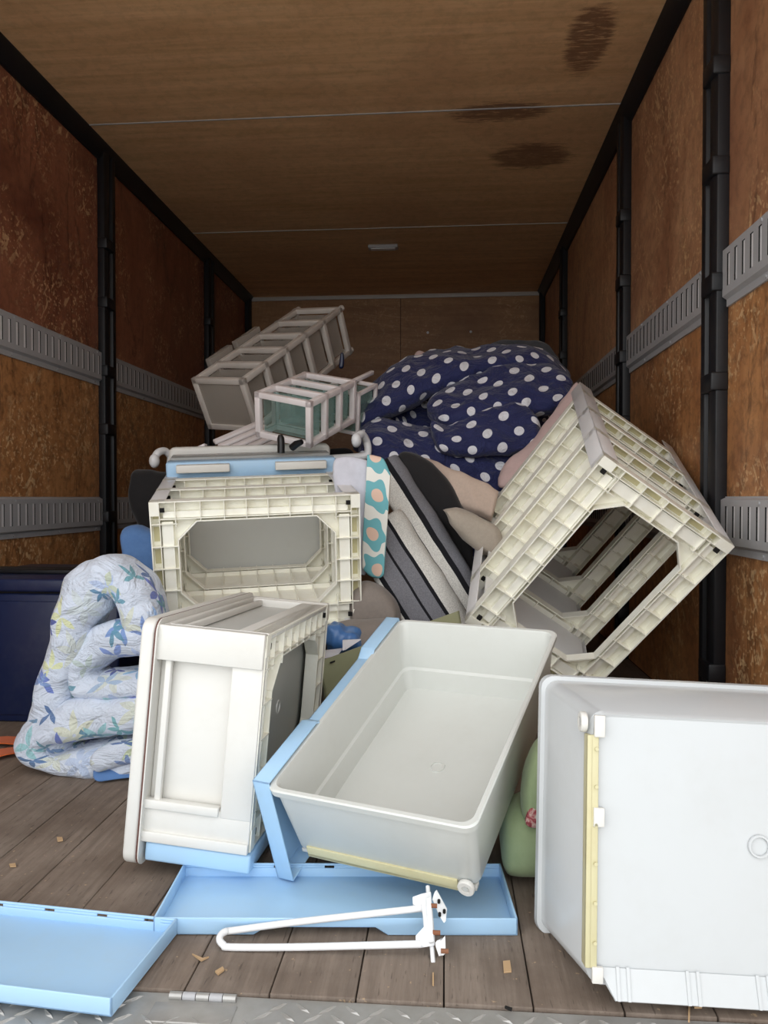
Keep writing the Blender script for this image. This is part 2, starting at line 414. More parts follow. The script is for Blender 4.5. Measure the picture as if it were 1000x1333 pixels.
# --- sill of checker plate with hinge
sill = struct(MB().box((XL-TH, .70, -.12), (XR+TH, Y0-.003, -.004)).obj('trim_1', 'plate'))
m = MB()
for j in range(6):
    for i in range(62):
        cx = XL+.015+i*.0295+(j % 2)*.01475; cy = Y0-.018-j*.0165
        a = R(38) if (i+j) % 2 else R(-38)
        if -.37 < cx < -.22 and cy > .855: continue
        L, W2 = .0125, .0032
        t = V((cos(a), sin(a), 0)); p = V((-sin(a), cos(a), 0)); c0 = V((cx, cy, -.004))
        m.add([c0-t*L, c0+p*W2, c0+t*L, c0-p*W2, c0+V((0, 0, .0022))-t*L*.6, c0+V((0, 0, .0022))+t*L*.6], [(0,3,5,4), (3,2,5), (2,1,5), (1,0,4,5)])
o = m.obj('tread_pattern', 'plate', sill); o['kind'] = 'stuff'
for i in range(5):
    MB().cyl((-.331+i*.0165, .894, -.001), (-.331+i*.0165+.0155, .894, -.001), .0046).obj('hinge_knuckle', 'plate' if i % 2 == 0 else 'alu', sill, smooth=30)
MB().box((-.345, .850, -.006), (-.245, .884, -.0025)).obj('hinge_leaf', 'plate', sill, bevel=.001)
# --- ceiling
ce = struct(MB().box((XL-TH, .72, ZC+.012), (XR+TH, YB+TH, ZC+.06)).obj('ceiling', 'dark'))
for a, b in ((.72, 2.49*K-.003), (2.49*K+.003, 3.54*K-.003), (3.54*K+.003, YB)):
    MB().box((XL, a, ZC), (XR, b, ZC+.012)).obj('plywood_panel', 'ceil', ce)
for y in (2.49*K, 3.54*K): MB().box((XL+.03, y-.003, ZC-.003), (XR-.03, y+.003, ZC+.004)).obj('joint_strip', 'alu', ce)
# --- back wall
wb = struct(MB().box((XL-TH, YB+.012, -.1), (XR+TH, YB+TH+.012, ZC+.06)).obj('wall_back', 'dark'))
for a, b in ((XL, -.32), (-.316, XR)):
    MB().box((a, YB, 0), (b, YB+.012, ZC)).obj('plywood_panel', 'backply', wb)
MB().box((XL+.03, YB-.012, ZC-.035), (XR-.03, YB, ZC-.008)).obj('edge_trim', 'trim', wb, bevel=.002)
for px, py in ((557, 433), (613, 432)):
    p = at(px, py, YB); MB().cyl((p.x, YB+.002, p.z), (p.x, YB-.006, p.z), .009, 12).obj('bolt_head', 'alul', wb)
# --- side walls
def rail(y0, y1, z0, z1, X, s, parent):               # slotted lashing rail; s = +1 when the room lies towards +x
    m = MB(); t = .016; ck = MB(); fx = X+s*t
    H = z1-z0; zl, zh = z0+H*.30, z1-H*.17
    # lips
    prof = [(0, z0), (.006, z0), (.006, z0+H*.12), (t, z0+H*.17), (t, zl)]
    prof2 = [(t, zh), (t, z1-H*.06), (.005, z1-H*.02), (.005, z1), (0, z1)]
    for pr in (prof, prof2):
        for (a, b), (c, d) in zip(pr[:-1], pr[1:]):
            m.add([(X+s*a, y0, b), (X+s*a, y1, b), (X+s*c, y1, d), (X+s*c, y0, d)], [(0, 1, 2, 3)])
    P, w2 = .046, .0085
    n = int((y1-y0)/P); off = y0+((y1-y0)-n*P)/2
    ys = y0
    for i in range(n):
        c = off+(i+.5)*P
        m.add([(fx, ys, zl), (fx, c-w2, zl), (fx, c-w2, zh), (fx, ys, zh)], [(0, 1, 2, 3)])
        q = X+s*.0125                                   # slot cheeks, coloured dark for the shadow inside each slot
        for (ya, yb2) in ((c-w2, c-w2), (c+w2, c+w2)):
            ck.add([(fx, ya, zl), (q, ya, zl), (q, ya, zh), (fx, ya, zh)], [(0, 1, 2, 3)])
        for zz in (zl, zh):
            ck.add([(fx, c-w2, zz), (fx, c+w2, zz), (q, c+w2, zz), (q, c-w2, zz)], [(0, 1, 2, 3)])
        ys = c+w2
    m.add([(fx, ys, zl), (fx, y1, zl), (fx, y1, zh), (fx, ys, zh)], [(0, 1, 2, 3)])
    r = m.obj('lashing_rail', 'alu', parent); ck.obj('slot_edge_shade', 'dark', r)['kind'] = 'stuff'
    MB().box((min(X+s*.006, X+s*.0128), y0, zl), (max(X+s*.006, X+s*.0128), y1, zh)).obj('rail_backing', 'alul', r)
    b = MB()
    y = y0+.05
    while y < y1:
        for zz in (z0+H*.06, z1-H*.11): b.cyl((X+s*.004, y, zz), (X+s*(.009 if zz < z0+.02 else .019), y, zz), .004, 8)
        y += .3
    b.obj('rivets', 'alu', r)['kind'] = 'stuff'
    return r
def post(ya, yb, X, s, parent, clips):
    m = MB(); W = yb-ya
    prof = [(0, 0), (.028, .0), (.034, .12), (.034, .36), (.014, .40), (.014, .60), (.034, .64), (.034, .88), (.028, 1), (0, 1)]
    m.prism([(X+s*a, ya+W*b, 0) for a, b in prof], (0, 0, ZC-.02))
    p = m.obj('steel_post', 'steel', parent, bevel=.002)
    for z in clips: MB().box((min(X, X+s*.042), ya-.004, z), (max(X, X+s*.042), ya+W*.7, z+.045)).obj('strap_clip', 'steel', p, bevel=.004)
def side_wall(nm, X, s, posts, zr):
    wl = struct(MB().box((min(X-s*.012, X-s*TH), .72, -.1), (max(X-s*.012, X-s*TH), YB+TH, ZC+.06)).obj(nm, 'dark'))
    ys = [.74]
    for a, b in posts: ys += [(a+b)/2]
    ys += [YB]
    for i, (a, b) in enumerate(zip(ys[:-1], ys[1:])):
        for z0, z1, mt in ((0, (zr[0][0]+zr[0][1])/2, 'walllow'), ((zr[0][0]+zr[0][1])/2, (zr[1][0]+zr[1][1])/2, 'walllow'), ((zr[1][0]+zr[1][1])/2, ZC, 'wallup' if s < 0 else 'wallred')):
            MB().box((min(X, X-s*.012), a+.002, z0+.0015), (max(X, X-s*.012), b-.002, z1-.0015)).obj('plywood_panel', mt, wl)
        pa = .74 if i == 0 else posts[i-1][1]; pb = YB if i == len(posts) else posts[i][0]
        for z0, z1 in zr: rail(pa+.002, pb-.002, z0, z1, X, s, wl)
    for a, b in posts: post(a, b, X, s, wl, (.15, .50, .86, 1.10, 1.38, 1.62))
    post(YB-.075, YB, X, s, wl, ())
    # black angle between wall and ceiling
    m = MB(); a = .045; bq = .062
    m.prism([(X, .73, ZC), (X+s*a, .73, ZC), (X+s*a, .73, ZC-.008), (X+s*.012, .73, ZC-bq), (X, .73, ZC-bq)], (0, YB-.73, 0))
    m.obj('corner_angle', 'steel', wl, bevel=.002)
    return wl
ZR = tuple((.6+(a-.6)*K, .6+(b-.6)*K) for a, b in ((.485, .603), (.995, 1.118)))
PK = lambda l: tuple((a*K, b*K) for a, b in l)
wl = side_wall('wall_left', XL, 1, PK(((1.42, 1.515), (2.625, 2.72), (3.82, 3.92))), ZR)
wr = side_wall('wall_right', XR, -1, PK(((1.652, 1.745), (2.50, 2.59), (3.775, 3.865))), ZR)
# --- ceiling lamp
p = at(499, 320, 3.79*K)
lampr = empty('ceiling_lamp', Matrix.Translation((p.x, 3.79*K, ZC)))
tag(lampr, 'small slim oblong lamp, switched off, on the plywood ceiling near the back', 'lamp')
MB().box((-.085, -.03, -.018), (.085, .03, 0)).obj('housing', 'alu', lampr, bevel=.004)
MB().box((-.07, -.02, -.023), (.07, .02, -.0175)).obj('lens', 'panel', lampr, bevel=.002)
# --- yard outside
struct(MB().box((-60, -60, -1.05), (60, 60, -1.0)).obj('ground', 'ground'))

# ================================================================== plastic chest frames
def octo(w, d, ix, iyf, iyb, ch):                      # octagonal hole, counter-clockwise
    x, f, b = w/2-ix, d/2-iyf, -d/2+iyb
    return [(-x+ch, b), (x-ch, b), (x, b+ch), (x, f-ch), (x-ch, f), (-x+ch, f), (-x, f-ch), (-x, b+ch)]
def tier_ring(w, d, z, parent, name='tier_frame', ix=.062, iyf=.05, iyb=.058, ch=.045, mat='cream', deep=.026):
    m = MB(); hole = octo(w, d, ix, iyf, iyb, ch); t = .0028
    outer = [(-w/2+ix+ch, -d/2), (w/2-ix-ch, -d/2), (w/2, -d/2+iyb+ch), (w/2, d/2-iyf-ch), (w/2-ix-ch, d/2), (-w/2+ix+ch, d/2), (-w/2, d/2-iyf-ch), (-w/2, -d/2+iyb+ch)]
    corner = {1: (w/2, -d/2), 3: (w/2, d/2), 5: (-w/2, d/2), 7: (-w/2, -d/2)}
    zp = z+deep
    for i in range(8):                                  # ceiling plate of the pockets
        j = (i+1) % 8; poly = [hole[i], outer[i]]+([corner[i]] if i in corner else [])+[outer[j], hole[j]]
        m.prism([(a, b, zp) for a, b in poly], (0, 0, t))
        m.seg(hole[i], hole[j], t, z+.002, zp+.001)     # lip round the hole
    x0, x1, y0, y1 = -w/2, w/2, -d/2, d/2
    e = t/2
    for a, b in (((x0, y0+e), (x1, y0+e)), ((x1-e, y0), (x1-e, y1)), ((x1, y1-e), (x0, y1-e)), ((x0+e, y1), (x0+e, y0))): m.seg(a, b, t, z, zp+.008)
    # long side pockets: cross ribs, a raised middle band
    def side(ya, yb, sgn, inset):
        n = 9; mid = ya+(yb-ya)*.52
        for i in range(1, n):
            xx = x0+(x1-x0)*i/n+.006*sin(i*7)
            m.seg((xx, ya), (xx, yb if abs(xx) < w/2-ix-ch else ya+(yb-ya)*1.25), .0018, z+.001, zp)
        lo, hi = sorted((mid, ya+(yb-ya)*.82)); m.box((x0+.03, lo, z+.009), (x1-.03, hi, zp))
        m.seg((x0+.02, ya+(yb-ya)*.86), (x1-.02, ya+(yb-ya)*.86), .0018, z+.001, zp)
    side(y0, y0+iyb, 1, iyb); side(y1, y1-iyf, -1, iyf)
    for s in (-1, 1):
        n = 6
        for i in range(1, n):
            yy = y0+(y1-y0)*i/n
            m.seg((s*w/2, yy), (s*(w/2-ix), yy), .0018, z+.001, zp)
        xa, xb = sorted((s*(w/2-.026), s*(w/2-.052))); m.box((xa, y0+.05, z+.008), (xb, y1-.05, zp))
        m.seg((s*(w/2-.022), y0), (s*(w/2-.022), y1), .0018, z+.001, zp)
        for sy in (-1, 1):                              # solid corner blocks
            m.box((min(s*(w/2-.022), s*w/2), min(sy*(d/2-.034), sy*d/2), z-.001), (max(s*(w/2-.022), s*w/2), max(sy*(d/2-.034), sy*d/2), zp))
    r = m.obj(name, mat, parent)
    sl = MB()
    for s in (-1, 1):
        for yy in (y0+.016, y1-.026): sl.box((min(s*(w/2-.024), s*(w/2-.034)), yy, z+.001), (max(s*(w/2-.024), s*(w/2-.034)), yy+.010, z+.0085))
    for s in (-1, 1):
        for yy in (y0+.012, y1-.028): m2 = None
    sl.obj('catch_slots', 'dark', r)['kind'] = 'stuff'
    pk = MB()
    for s in (-1, 1):
        for i in range(6):
            yy = y0+(y1-y0)*(i+.18)/6; pk.box((min(s*(w/2-.005), s*(w/2-.019)), yy, zp-.0012), (max(s*(w/2-.005), s*(w/2-.019)), yy+(y1-y0)*.64/6, zp-.0004))
    pk.obj('pocket_floors', 'yellow', r)['kind'] = 'stuff'
    return r
def chest(mat, w, d, p, n, ztop, label, drawer=False):
    root = empty('drawer_chest_frame', mat); tag(root, label, 'chest', 'cream chest frames')
    for k_ in range(n): tier_ring(w, d, k_*p, root)
    i = .007; t = .0025
    for k_ in range(n):
        za = k_*p+.034; zb = (k_+1)*p if k_ < n-1 else ztop
        MB().box((-w/2+.03, -d/2+.046, za), (w/2-.03, -d/2+.046+t, zb)).obj('back_panel', 'cream', root)
        fn = MB()
        for q in range(9): xx = -w/2+.06+(w-.12)*q/8; fn.box((xx, -d/2+.048, za), (xx+.002, -d/2+.060, zb))
        fn.box((-w/2+.05, -d/2+.048, zb-.02), (w/2-.05, -d/2+.060, zb-.018)); fn.obj('panel_ribs', 'cream', root)['kind'] = 'stuff'
        for s in (-1, 1):
            xa, xb = sorted((s*(w/2-.040), s*(w/2-.040-t))); MB().box((xa, -d/2+.02, za), (xb, d/2-.02, zb)).obj('side_panel', 'panel', root)
    for sx in (-1, 1):
        for sy in (-1, 1):
            m = MB(); L = .036 if sy > 0 else .042; c = V((sx*w/2, sy*d/2, 0)); tt = .003
            x0, x1 = sorted((c.x, c.x-sx*L)); y0, y1 = sorted((c.y, c.y-sy*tt)); m.box((x0, y0, .012), (x1, y1, ztop))
            x0, x1 = sorted((c.x, c.x-sx*tt)); y0, y1 = sorted((c.y, c.y-sy*L)); m.box((x0, y0, .012), (x1, y1, ztop))
            m.obj('corner_post', 'panel', root, bevel=.001)
    if drawer:
        z0 = (n-1)*p+.036; z1 = ztop-.03
        tub = MB()                                       # top drawer still in place: only its base and walls
        tub.rings([rrect(-w/2+.03, -d/2+.02, w/2-.03, d/2-.02, .02, z0+.003), rrect(-w/2+.03, -d/2+.02, w/2-.03, d/2-.02, .02, z0)], False, True)
        for a, b in (((-w/2+.03, -d/2+.03), (w/2-.03, -d/2+.03)), ((-w/2+.03, -d/2+.03), (-w/2+.03, d/2-.01)), ((w/2-.03, -d/2+.03), (w/2-.03, d/2-.01))): tub.seg(a, b, .003, z0, z1-.01)
        dr = tub.obj('drawer', 'greyp', root)
        MB().box((-w/2+.005, d/2-.012, z0+.03), (w/2-.005, d/2+.041, z0+.09)).obj('drawer_front', 'blue', dr, bevel=.006)
        for sx in (-1, 1):
            x0, x1 = sorted((sx*(w/2-.035), sx*.065)); MB().box((x0, d/2+.012, z0+.004), (x1, d/2+.035, z0+.034)).obj('runner_strip', 'sidewhite', dr, bevel=.003)
        MB().box((-w/2+.012, d/2-.012, z0+.11), (w/2-.012, d/2+.046, z1+.02)).obj('clear_front', 'fog', root, bevel=.004)
        MB().rings([rrect(-w/2-.002, -d/2-.002, w/2+.002, d/2+.064, .02, ztop+.02), rrect(-w/2-.002, -d/2-.002, w/2+.002, d/2+.064, .02, ztop+.05)]).obj('top_panel', 'sidewhite', root, bevel=.008)
    return root
flip = Matrix.Rotation(pi, 4, 'Z')
chest(pose((-.451, 1.837, .438), (-1.405, -.041, .264), flip), .5, .328, .179, 3, .60,
      '', 'chest', True) if False else \
chest(pose((-.451, 1.837, .438), (-1.405, -.041, .264), flip), .5, .328, .179, 3, .60,
      'cream chest frame lying level, base to the front, a blue-fronted drawer still in it', True)
chest(pose((.326, 1.73, .404), (-1.0165, -.8535, -.533)), .5, .34, .2045, 4, .74,
      'empty cream four-tier chest frame tipped up on edge against the right wall')

# ================================================================== loose drawers
def drawer(mat, D, W, h, label, tr=.015, tn=.022, mt='drawer', lip=True):
    root = empty('drawer', mat); tag(root, label, 'drawer', 'loose white drawers')
    m = MB(); r = .018; t = .003
    def lp(f, z, o=0): # f: 0 at bottom .. 1 at rim
        a = 1-f; return rrect(0-o, tn*a-o, D-tr*a+o, W-tn*a+o, r, z)
    m.rings([lp(0, .004, -.006), lp(0, 0, -.010) if False else lp(0, .002, -.003), lp(.03, .008), lp(.95, h-.012), lp(.97, h-.012, .005), lp(1, h-.002, .006), lp(1, h, .004), lp(1, h, -.002), lp(.97, h-.004, -.0035), lp(.28, .05, -.0035), lp(.25, .046, -.0075), lp(.03, .010, -.012), lp(0, .007, -.03)], True, True)
    m.obj('tub', mt, root, smooth=24)
    for s in (0, 1):
        y = tn if s == 0 else W-tn; sg = -1 if s == 0 else 1
        q = MB()
        ya, yb = sorted((y-sg*.009, y+sg*.005)); q.box((.022, ya, -.0025), (D-tr-.028, yb, .003))
        ya, yb = sorted((y-sg*.001, y+sg*.005)); q.box((.022, ya, -.0035), (D-tr-.028, yb, .016))
        rl = q.obj('runner_rail', 'yellow', root, bevel=.001)
        pg = MB()
        for i in range(6): xx = .05+i*(D-.12)/5; pg.cyl((xx, y-sg*.006, -.003), (xx, y-sg*.006, -.0055), .0022, 10)
        pg.obj('rail_pegs', 'yellow', rl)['kind'] = 'stuff'
        for xx, L in ((.006, .018), (D*.53, .022), (D-tr-.030, .026)):
            ya, yb = sorted((y-sg*.016, y-sg*.003)); MB().box((xx, ya, -.0055), (xx+L, yb, .001)).obj('rail_clip', 'sidewhite', rl, bevel=.001)
        wh = MB(); c = V((D-tr-.014, y+sg*.004, .010))
        loops = []
        for rr, yy in ((.002, 0), (.0115, 0), (.0125, .0015), (.0125, .0065), (.0115, .008), (.006, .008), (.0055, .0065), (.001, .0065)):
            loops.append([V((c.x+rr*cos(2*pi*k_/20), c.y+sg*yy, c.z+rr*sin(2*pi*k_/20))) for k_ in range(20)])
        wv = wh.rings(loops).obj('wheel', 'sidewhite', root, smooth=40)
        MB().cyl((c.x, c.y+sg*.0064, c.z), (c.x, c.y+sg*.0078, c.z), .0042, 12).obj('axle', 'greyp', wv)
    cm = MB(); cx, cy = D*.49, W/2                        # moulding mark on base
    for side_z, k_ in ((-.0012, -1), (.0068, 1)):
        lo = []
        for rr, zz in ((.0135, 0), (.0130, .0022*k_), (.0108, .0022*k_), (.0104, 0)):
            lo.append([V((cx+rr*cos(2*pi*q/24), cy+rr*sin(2*pi*q/24), (.003 if k_ < 0 else .0068)+zz)) for q in range(24)])
        cm.rings(lo, False, False)
    cm.obj('mould_mark', mt, root, smooth=40)
    if lip:
        q = MB(); y0, y1 = tn+.02, W-tn-.02
        q.add([(.016, y0-.008, .005), (.022, y0-.008, .0022), (.022, y1+.008, .0022), (.016, y1+.008, .005), (-.012, y0+.010, -.004), (-.010, y0+.010, -.007), (-.010, y1-.010, -.007), (-.012, y1-.010, -.004)],
              [(0,1,2,3), (0,4,5,1), (1,5,6,2), (2,6,7,3), (3,7,4,0), (4,7,6,5)])
        for i in range(5):
            yy = y0+.012+i*(y1-y0-.04)/4
            for dy in (0, .012): q.prism([(.022, yy+dy, .0022), (-.010, yy+dy, -.007), (-.010, yy+dy, -.0085), (.024, yy+dy, .0005)], (0, .0035, 0))
        q.obj('front_lip', mt, root)
    return root
swap = Matrix(((0, 1, 0, 0), (1, 0, 0, 0), (0, 0, -1, 0), (0, 0, 0, 1)))
hA = .175
drawer(pose((.130, 1.076, .001), (1.412, .044, .050), Matrix.Translation((0, 0, hA)) @ swap), .341, .460, hA,
       'large white drawer stood on end at the right front, yellowed rail on its base', tr=.026, tn=.028, mt='white')
S = 1.08; lm = EYE+(V((-.22, 1.063, .085))-EYE)*S
hM, DM, WM = .142*1.0, .311, .498
mroot = drawer(pose(lm, (.365, -.002, -.365)), DM, WM, hM, 'open milky white drawer with a blue front, tilted, in the middle', tr=.016, tn=.026, lip=False)
def front_shell(parent, W, Dp, h, name, mat='blue', notch=None, slots=True, M4=None, t=.003):
    """hollow shallow front: floor at z=0, walls up to h, x along W, y along Dp; notch = cut in the wall at y=0"""
    m = MB(); 
    bp = [(0, 0, 0), (W, 0, 0), (W, Dp, 0), (0, Dp, 0)]
    if notch: a, b, dz = notch; bp = [(0, 0, 0), (a-.018, 0, 0), (a-.006, .034, 0), (b+.006, .034, 0), (b+.018, 0, 0), (W, 0, 0), (W, Dp, 0), (0, Dp, 0)]
    m.prism(bp, (0, 0, t))
    m.box((0, 0, t*.5), (t, Dp, h)); m.box((W-t, 0, t*.5), (W, Dp, h))
    if notch:
        a, b, dz = notch; c = .018
        m.prism([(0, 0, 0), (a-c, 0, 0), (a, 0, dz), (b, 0, dz), (b+c, 0, 0), (W, 0, 0), (W, 0, h), (0, 0, h)], (0, t, 0))
        m.add([(a-c, .0, 0), (a, 0, dz), (b, 0, dz), (b+c, 0, 0), (a-.006, .034, t), (a-.006, .034, t+.002), (b+.006, .034, t+.002), (b+.006, .034, t)], [(0, 1, 5, 4), (1, 2, 6, 5), (2, 3, 7, 6)])
    else: m.box((0, 0, 0), (W, t, h))
    zs0, zs1 = h-.0075, h-.0035; xs = [W*f for f in (.14, .30, .46, .62, .78, .92)] if slots else []
    y0, y1 = Dp-t, Dp
    if slots:
        m.box((0, y0, 0), (W, y1, zs0)); m.box((0, y0, zs1), (W, y1, h)); px = 0
        for xx in xs: m.box((px, y0, zs0), (xx-.0075, y1, zs1)); px = xx+.0075
        m.box((px, y0, zs0), (W, y1, zs1))
    else: m.box((0, y0, 0), (W, y1, h))
    if M4 is not None: m.v = [M4 @ p for p in m.v]
    return m.obj(name, mat, parent, bevel=.0009)
# blue front on the tilted drawer (hollow side towards the drawer)
Mf = Matrix(((0, 0, 1, -.026), (1, 0, 0, 0), (0, 1, 0, -.052), (0, 0, 0, 1)))
fm = MB(); Wf, Hf, tf, t = WM, .205, .030, .003
z0 = -.040; z1 = hM+.006; nz = .012
prof = [(0, z0), (Wf, z0), (Wf, z1), (Wf*.76, z1), (Wf*.72, z1-nz), (Wf*.34, z1-nz), (Wf*.30, z1), (0, z1)]
fm.prism([(-.030, a, b) for a, b in prof], (t, 0, 0))
for (a, b), (c, d) in zip(prof, prof[1:]+prof[:1]):
    e = V((0, c-a, d-b)).normalized(); nrm = V((0, -e.z, e.y))*t
    fm.prism([V((-.030, a, b)), V((-.030, c, d)), V((-.030, c, d))+nrm, V((-.030, a, b))+nrm], (tf-.001, 0, 0))
fm.obj('drawer_front', 'blue', mroot, bevel=.0012)
# two loose blue fronts
T1 = empty('blue_panel', pose((-.399, 1.015, .0005), (0, 0, .075))); tag(T1, 'pale blue hollow drawer front lying flat under the tilted drawer', 'panel', 'loose blue drawer fronts')
front_shell(T1, .5, .160, .0235, 'shell', notch=(.155, .305, .011))
T2 = empty('blue_panel', pose((-.879, .885, .008), (-.014, .007, -.086))); tag(T2, 'pale blue hollow drawer front at the bottom left, on the metal sill', 'panel', 'loose blue drawer fronts')
front_shell(T2, .5, .175, .0215, 'shell')

# ================================================================== tipped single-drawer unit (left)
def side_unit():
    s = .978; loc = EYE+(V((-.516, 1.191, .023))-EYE)*s
    h, D, W = .204*s, .377*s, .513*s
    root = empty('drawer_unit', pose(loc, (1.533, .078, -.047)))
    tag(root, 'white single-drawer unit tipped on its blue front, its white top board edged brown facing left', 'drawer unit')
    tp = .026
    # local axes: x top->base, y front->back, z: 0 near side, -W far side
    m = MB(); pts = rrect(-.012, -W-.004, D+.008, .010, .022, 0)       # in (y, z)
    m.rings([[V((0, p.x, p.y)) for p in pts], [V((tp-.003, p.x, p.y)) for p in pts]]).obj('top_board', 'sidewhite', root, bevel=.005)
    pts = rrect(-.0125, -W-.0045, D+.0085, .0105, .022, 0); m = MB()
    m.rings([[V((tp-.0028, p.x, p.y)) for p in pts], [V((tp-.0002, p.x, p.y)) for p in pts]]).obj('brown_edging', 'brown', root)
    m = MB(); m.rings([[V((tp-.0002, p.x, p.y)) for p in pts], [V((tp+.0016, p.x, p.y)) for p in pts]]).obj('board_underside', 'sidewhite', root)
    fy = .028
    x0 = tp+.002
    # near side and far side panels: framed recess
    for zf, sg in ((0, -1), (-W, 1)):
        m = MB()
        def zb(a, b): return sorted((zf+sg*a, zf+sg*b))
        z0, z1 = zb(.0, .012)
        a, b = zb(.017, .020); m.box((x0, fy, a), (h, D, b))                       # recessed sheet
        z1 = zb(0, .019)[1] if sg < 0 else z1
        a, b = zb(.0006, .019); m.box((h-.050, fy+.050, a), (h-.0004, D-.05, b)); a, b = zb(-.0, .019)                                         # broad band next to the base
        a, b = zb(-.004, .012); m.box((x0-.002, D-.055, a), (h-.0005, D, b))        # back rail
        a, b = zb(-.004, .012); m.box((x0-.006, fy+.052, a), (h-.052, fy+.066, b))
        a, b = zb(.0015, .019); m.box((x0-.004, fy+.010, a), (h-.0006, fy+.060, b))
        a, b = zb(-.004, .012); m.box((x0-.006, fy, a), (h-.0005, fy+.016, b))
        a, b = zb(.002, .012); m.box((x0+.012, fy+.06, a), (x0+.022, D-.05, b))
        m.obj('side_panel', 'sidewhite', root, bevel=.003)
    # back (faces up): frame with grey sheet
    m = MB(); m.box((x0, D-.02, -W+.012), (x0+.010, D, -.012)); m.box((h-.055, D-.012, -W+.012), (h, D-.002, -.012))
    m.box((x0+.006, D-.02, -W), (h-.0005, D-.001, -W+.03)); m.box((x0+.02, D-.016, -W+.02), (x0+.03, D-.004, -.012))
    m.obj('back_frame', 'sidewhite', root, bevel=.002)
    MB().box((x0+.01, D-.020, -W+.014), (h-.05, D-.017, -.012)).obj('back_sheet', 'greyp', root)
    # base ring at x = h
    ring = tier_ring(W-.008, D-fy-.004, 0, root, 'base_frame', ix=.066, iyf=.05, iyb=.05, ch=.05)
    ring.matrix_local = Matrix.Translation((h+.0012, (D+fy)/2, -W/2)) @ Matrix(((0, 0, -1, 0), (0, 1, 0, 0), (1, 0, 0, 0), (0, 0, 0, 1)))
    # drawer inside: base seen through the ring
    dm = MB(); pr = rrect(fy, -W+.03, D-.03, -.03, .02, 0); pr2 = rrect(fy, -W+.02, D-.02, -.02, .02, 0)
    dm.rings([[V((h-.034, p.x, p.y)) for p in pr], [V((h-.040, p.x, p.y)) for p in pr2], [V((x0+.014, p.x, p.y)) for p in pr2]], True, False)
    d = dm.obj('drawer', 'greyp', root, smooth=40)
    mk = MB(); lo = []
    for rr, xx in ((.0135, 0), (.0130, .002), (.0105, .002), (.010, 0)):
        lo.append([V((h-.034+xx, D*.53+rr*cos(2*pi*q/20), -W*.5+rr*sin(2*pi*q/20))) for q in range(20)])
    mk.rings(lo, False, False).obj('mould_mark', 'sidewhite', d, smooth=40)
    MB().box((x0+.004, -.004, -W+.004), (h+.004, fy-.002, -.002)).obj('drawer_front', 'blue', root, bevel=.004)
side_unit()

# ================================================================== clear racks at the back
def rack(mat, w, h, L, n, bar, bmat, pmat, label, fill=True, knobs=False, end=True):
    root = empty('plastic_rack', mat); tag(root, label, 'rack', 'clear plastic racks')
    b = bar
    for x0 in (0, w-b):
        for z0 in (0, h-b): MB().box((x0, 0, z0), (x0+b, L, z0+b)).obj('long_bar', bmat, root, bevel=b*.08)
    for i in range(n+1):
        y = (L-b)*i/n; m = MB()
        m.box((0, y, 0), (w, y+b, b)); m.box((0, y, h-b), (w, y+b, h)); m.box((0, y, 0), (b, y+b, h)); m.box((w-b, y, 0), (w, y+b, h))
        m.v = [V((w/2+(p.x-w/2)*1.012, p.y, h/2+(p.z-h/2)*1.012)) for p in m.v]
        m.obj('shelf_frame', bmat, root, bevel=b*.08)
    if end: MB().box((b*.8, b*.3, b*.8), (w-b*.8, b*.45, h-b*.8)).obj('end_panel', pmat, root)
    if fill:
        for i in range(n):
            y0 = (L-b)*i/n+b*1.2; y1 = (L-b)*(i+1)/n-b*.3; m = MB(); g = b*1.05; t = .002
            m.box((g, y0, g), (w-g, y1, g+t)); m.box((g, y0, g), (g+t, y1, h-g)); m.box((w-g-t, y0, g), (w-g, y1, h-g)); m.box((g, y1-t, g), (w-g, y1, h-g))
            m.obj('clear_drawer', pmat, root)
    if knobs:
        for x0 in (b/2, w-b/2):
            for z0 in (b/2, h-b/2):
                m = MB(); m.rings([[V((x0+r*cos(2*pi*q/12), L+yy, z0+r*sin(2*pi*q/12))) for q in range(12)] for r, yy in ((.008, -.002), (.013, .004), (.013, .016), (.008, .022))]).obj('foot_cap', bmat, root, smooth=40)
    return root
rack(pose((-.898, 2.862, .862), (.568, .091, -.426)), .24, .206, .712, 5, .021, 'smokebar', 'smoke', 'long brownish clear plastic five-tier rack lying tilted at the top left of the heap', knobs=True)
rack(pose((-.598, 2.392, .794), (.366, .214, -.33)), .2, .145, .295, 3, .018, 'mintbar', 'mint', 'small mint-tinted clear rack with pinkish white bars, in front of the long rack', end=False)
r3 = rack(pose(at(420, 558, 2.66), (.366, .214, -.33)), .14, .15, .14, 1, .012, 'mintbar', 'mint', 'mint-tinted clear box behind the small mint rack, beside the dotted duvet')
MB().box((.06, .07, .15), (.075, .24, .165)).obj('pull_bar', 'mintbar', r3, bevel=.003)
# white slatted shelf
sr = empty('slatted_shelf'); tag(sr, 'white slatted shelf panel lying flat below the clear racks', 'shelf')
a0, a1 = at(277, 572, 2.60), at(338, 546, 2.66); st = (a1-a0); dn = (at(300, 594, 2.53)-a0)
for i in range(5):
    q = a0+dn*(i*.27); e = dn.normalized()*.020
    MB().prism([q, q+st, q+st+e, q+e], V((0, .002, -.010))).obj('slat', 'mintbar', sr, bevel=.002)
q = a0+st*.55-V((0, 0, .012)); MB().prism([q, q+V((.02, .005, 0)), q+V((.02, .005, 0))+dn*1.2, q+dn*1.2], V((0, 0, -.01))).obj('cross_bar', 'mintbar', sr)
q0, q1 = at(248, 585, 2.4), at(266, 577, 2.4)
tag(MB().prism([q0, q1, q1+V((.002, 0, -.02)), q0+V((-.02, 0, -.02))], (0, .03, 0)).obj('plastic_strip', 'mintbar', bevel=.002), 'short white plastic strip left of the slatted shelf', 'strip')
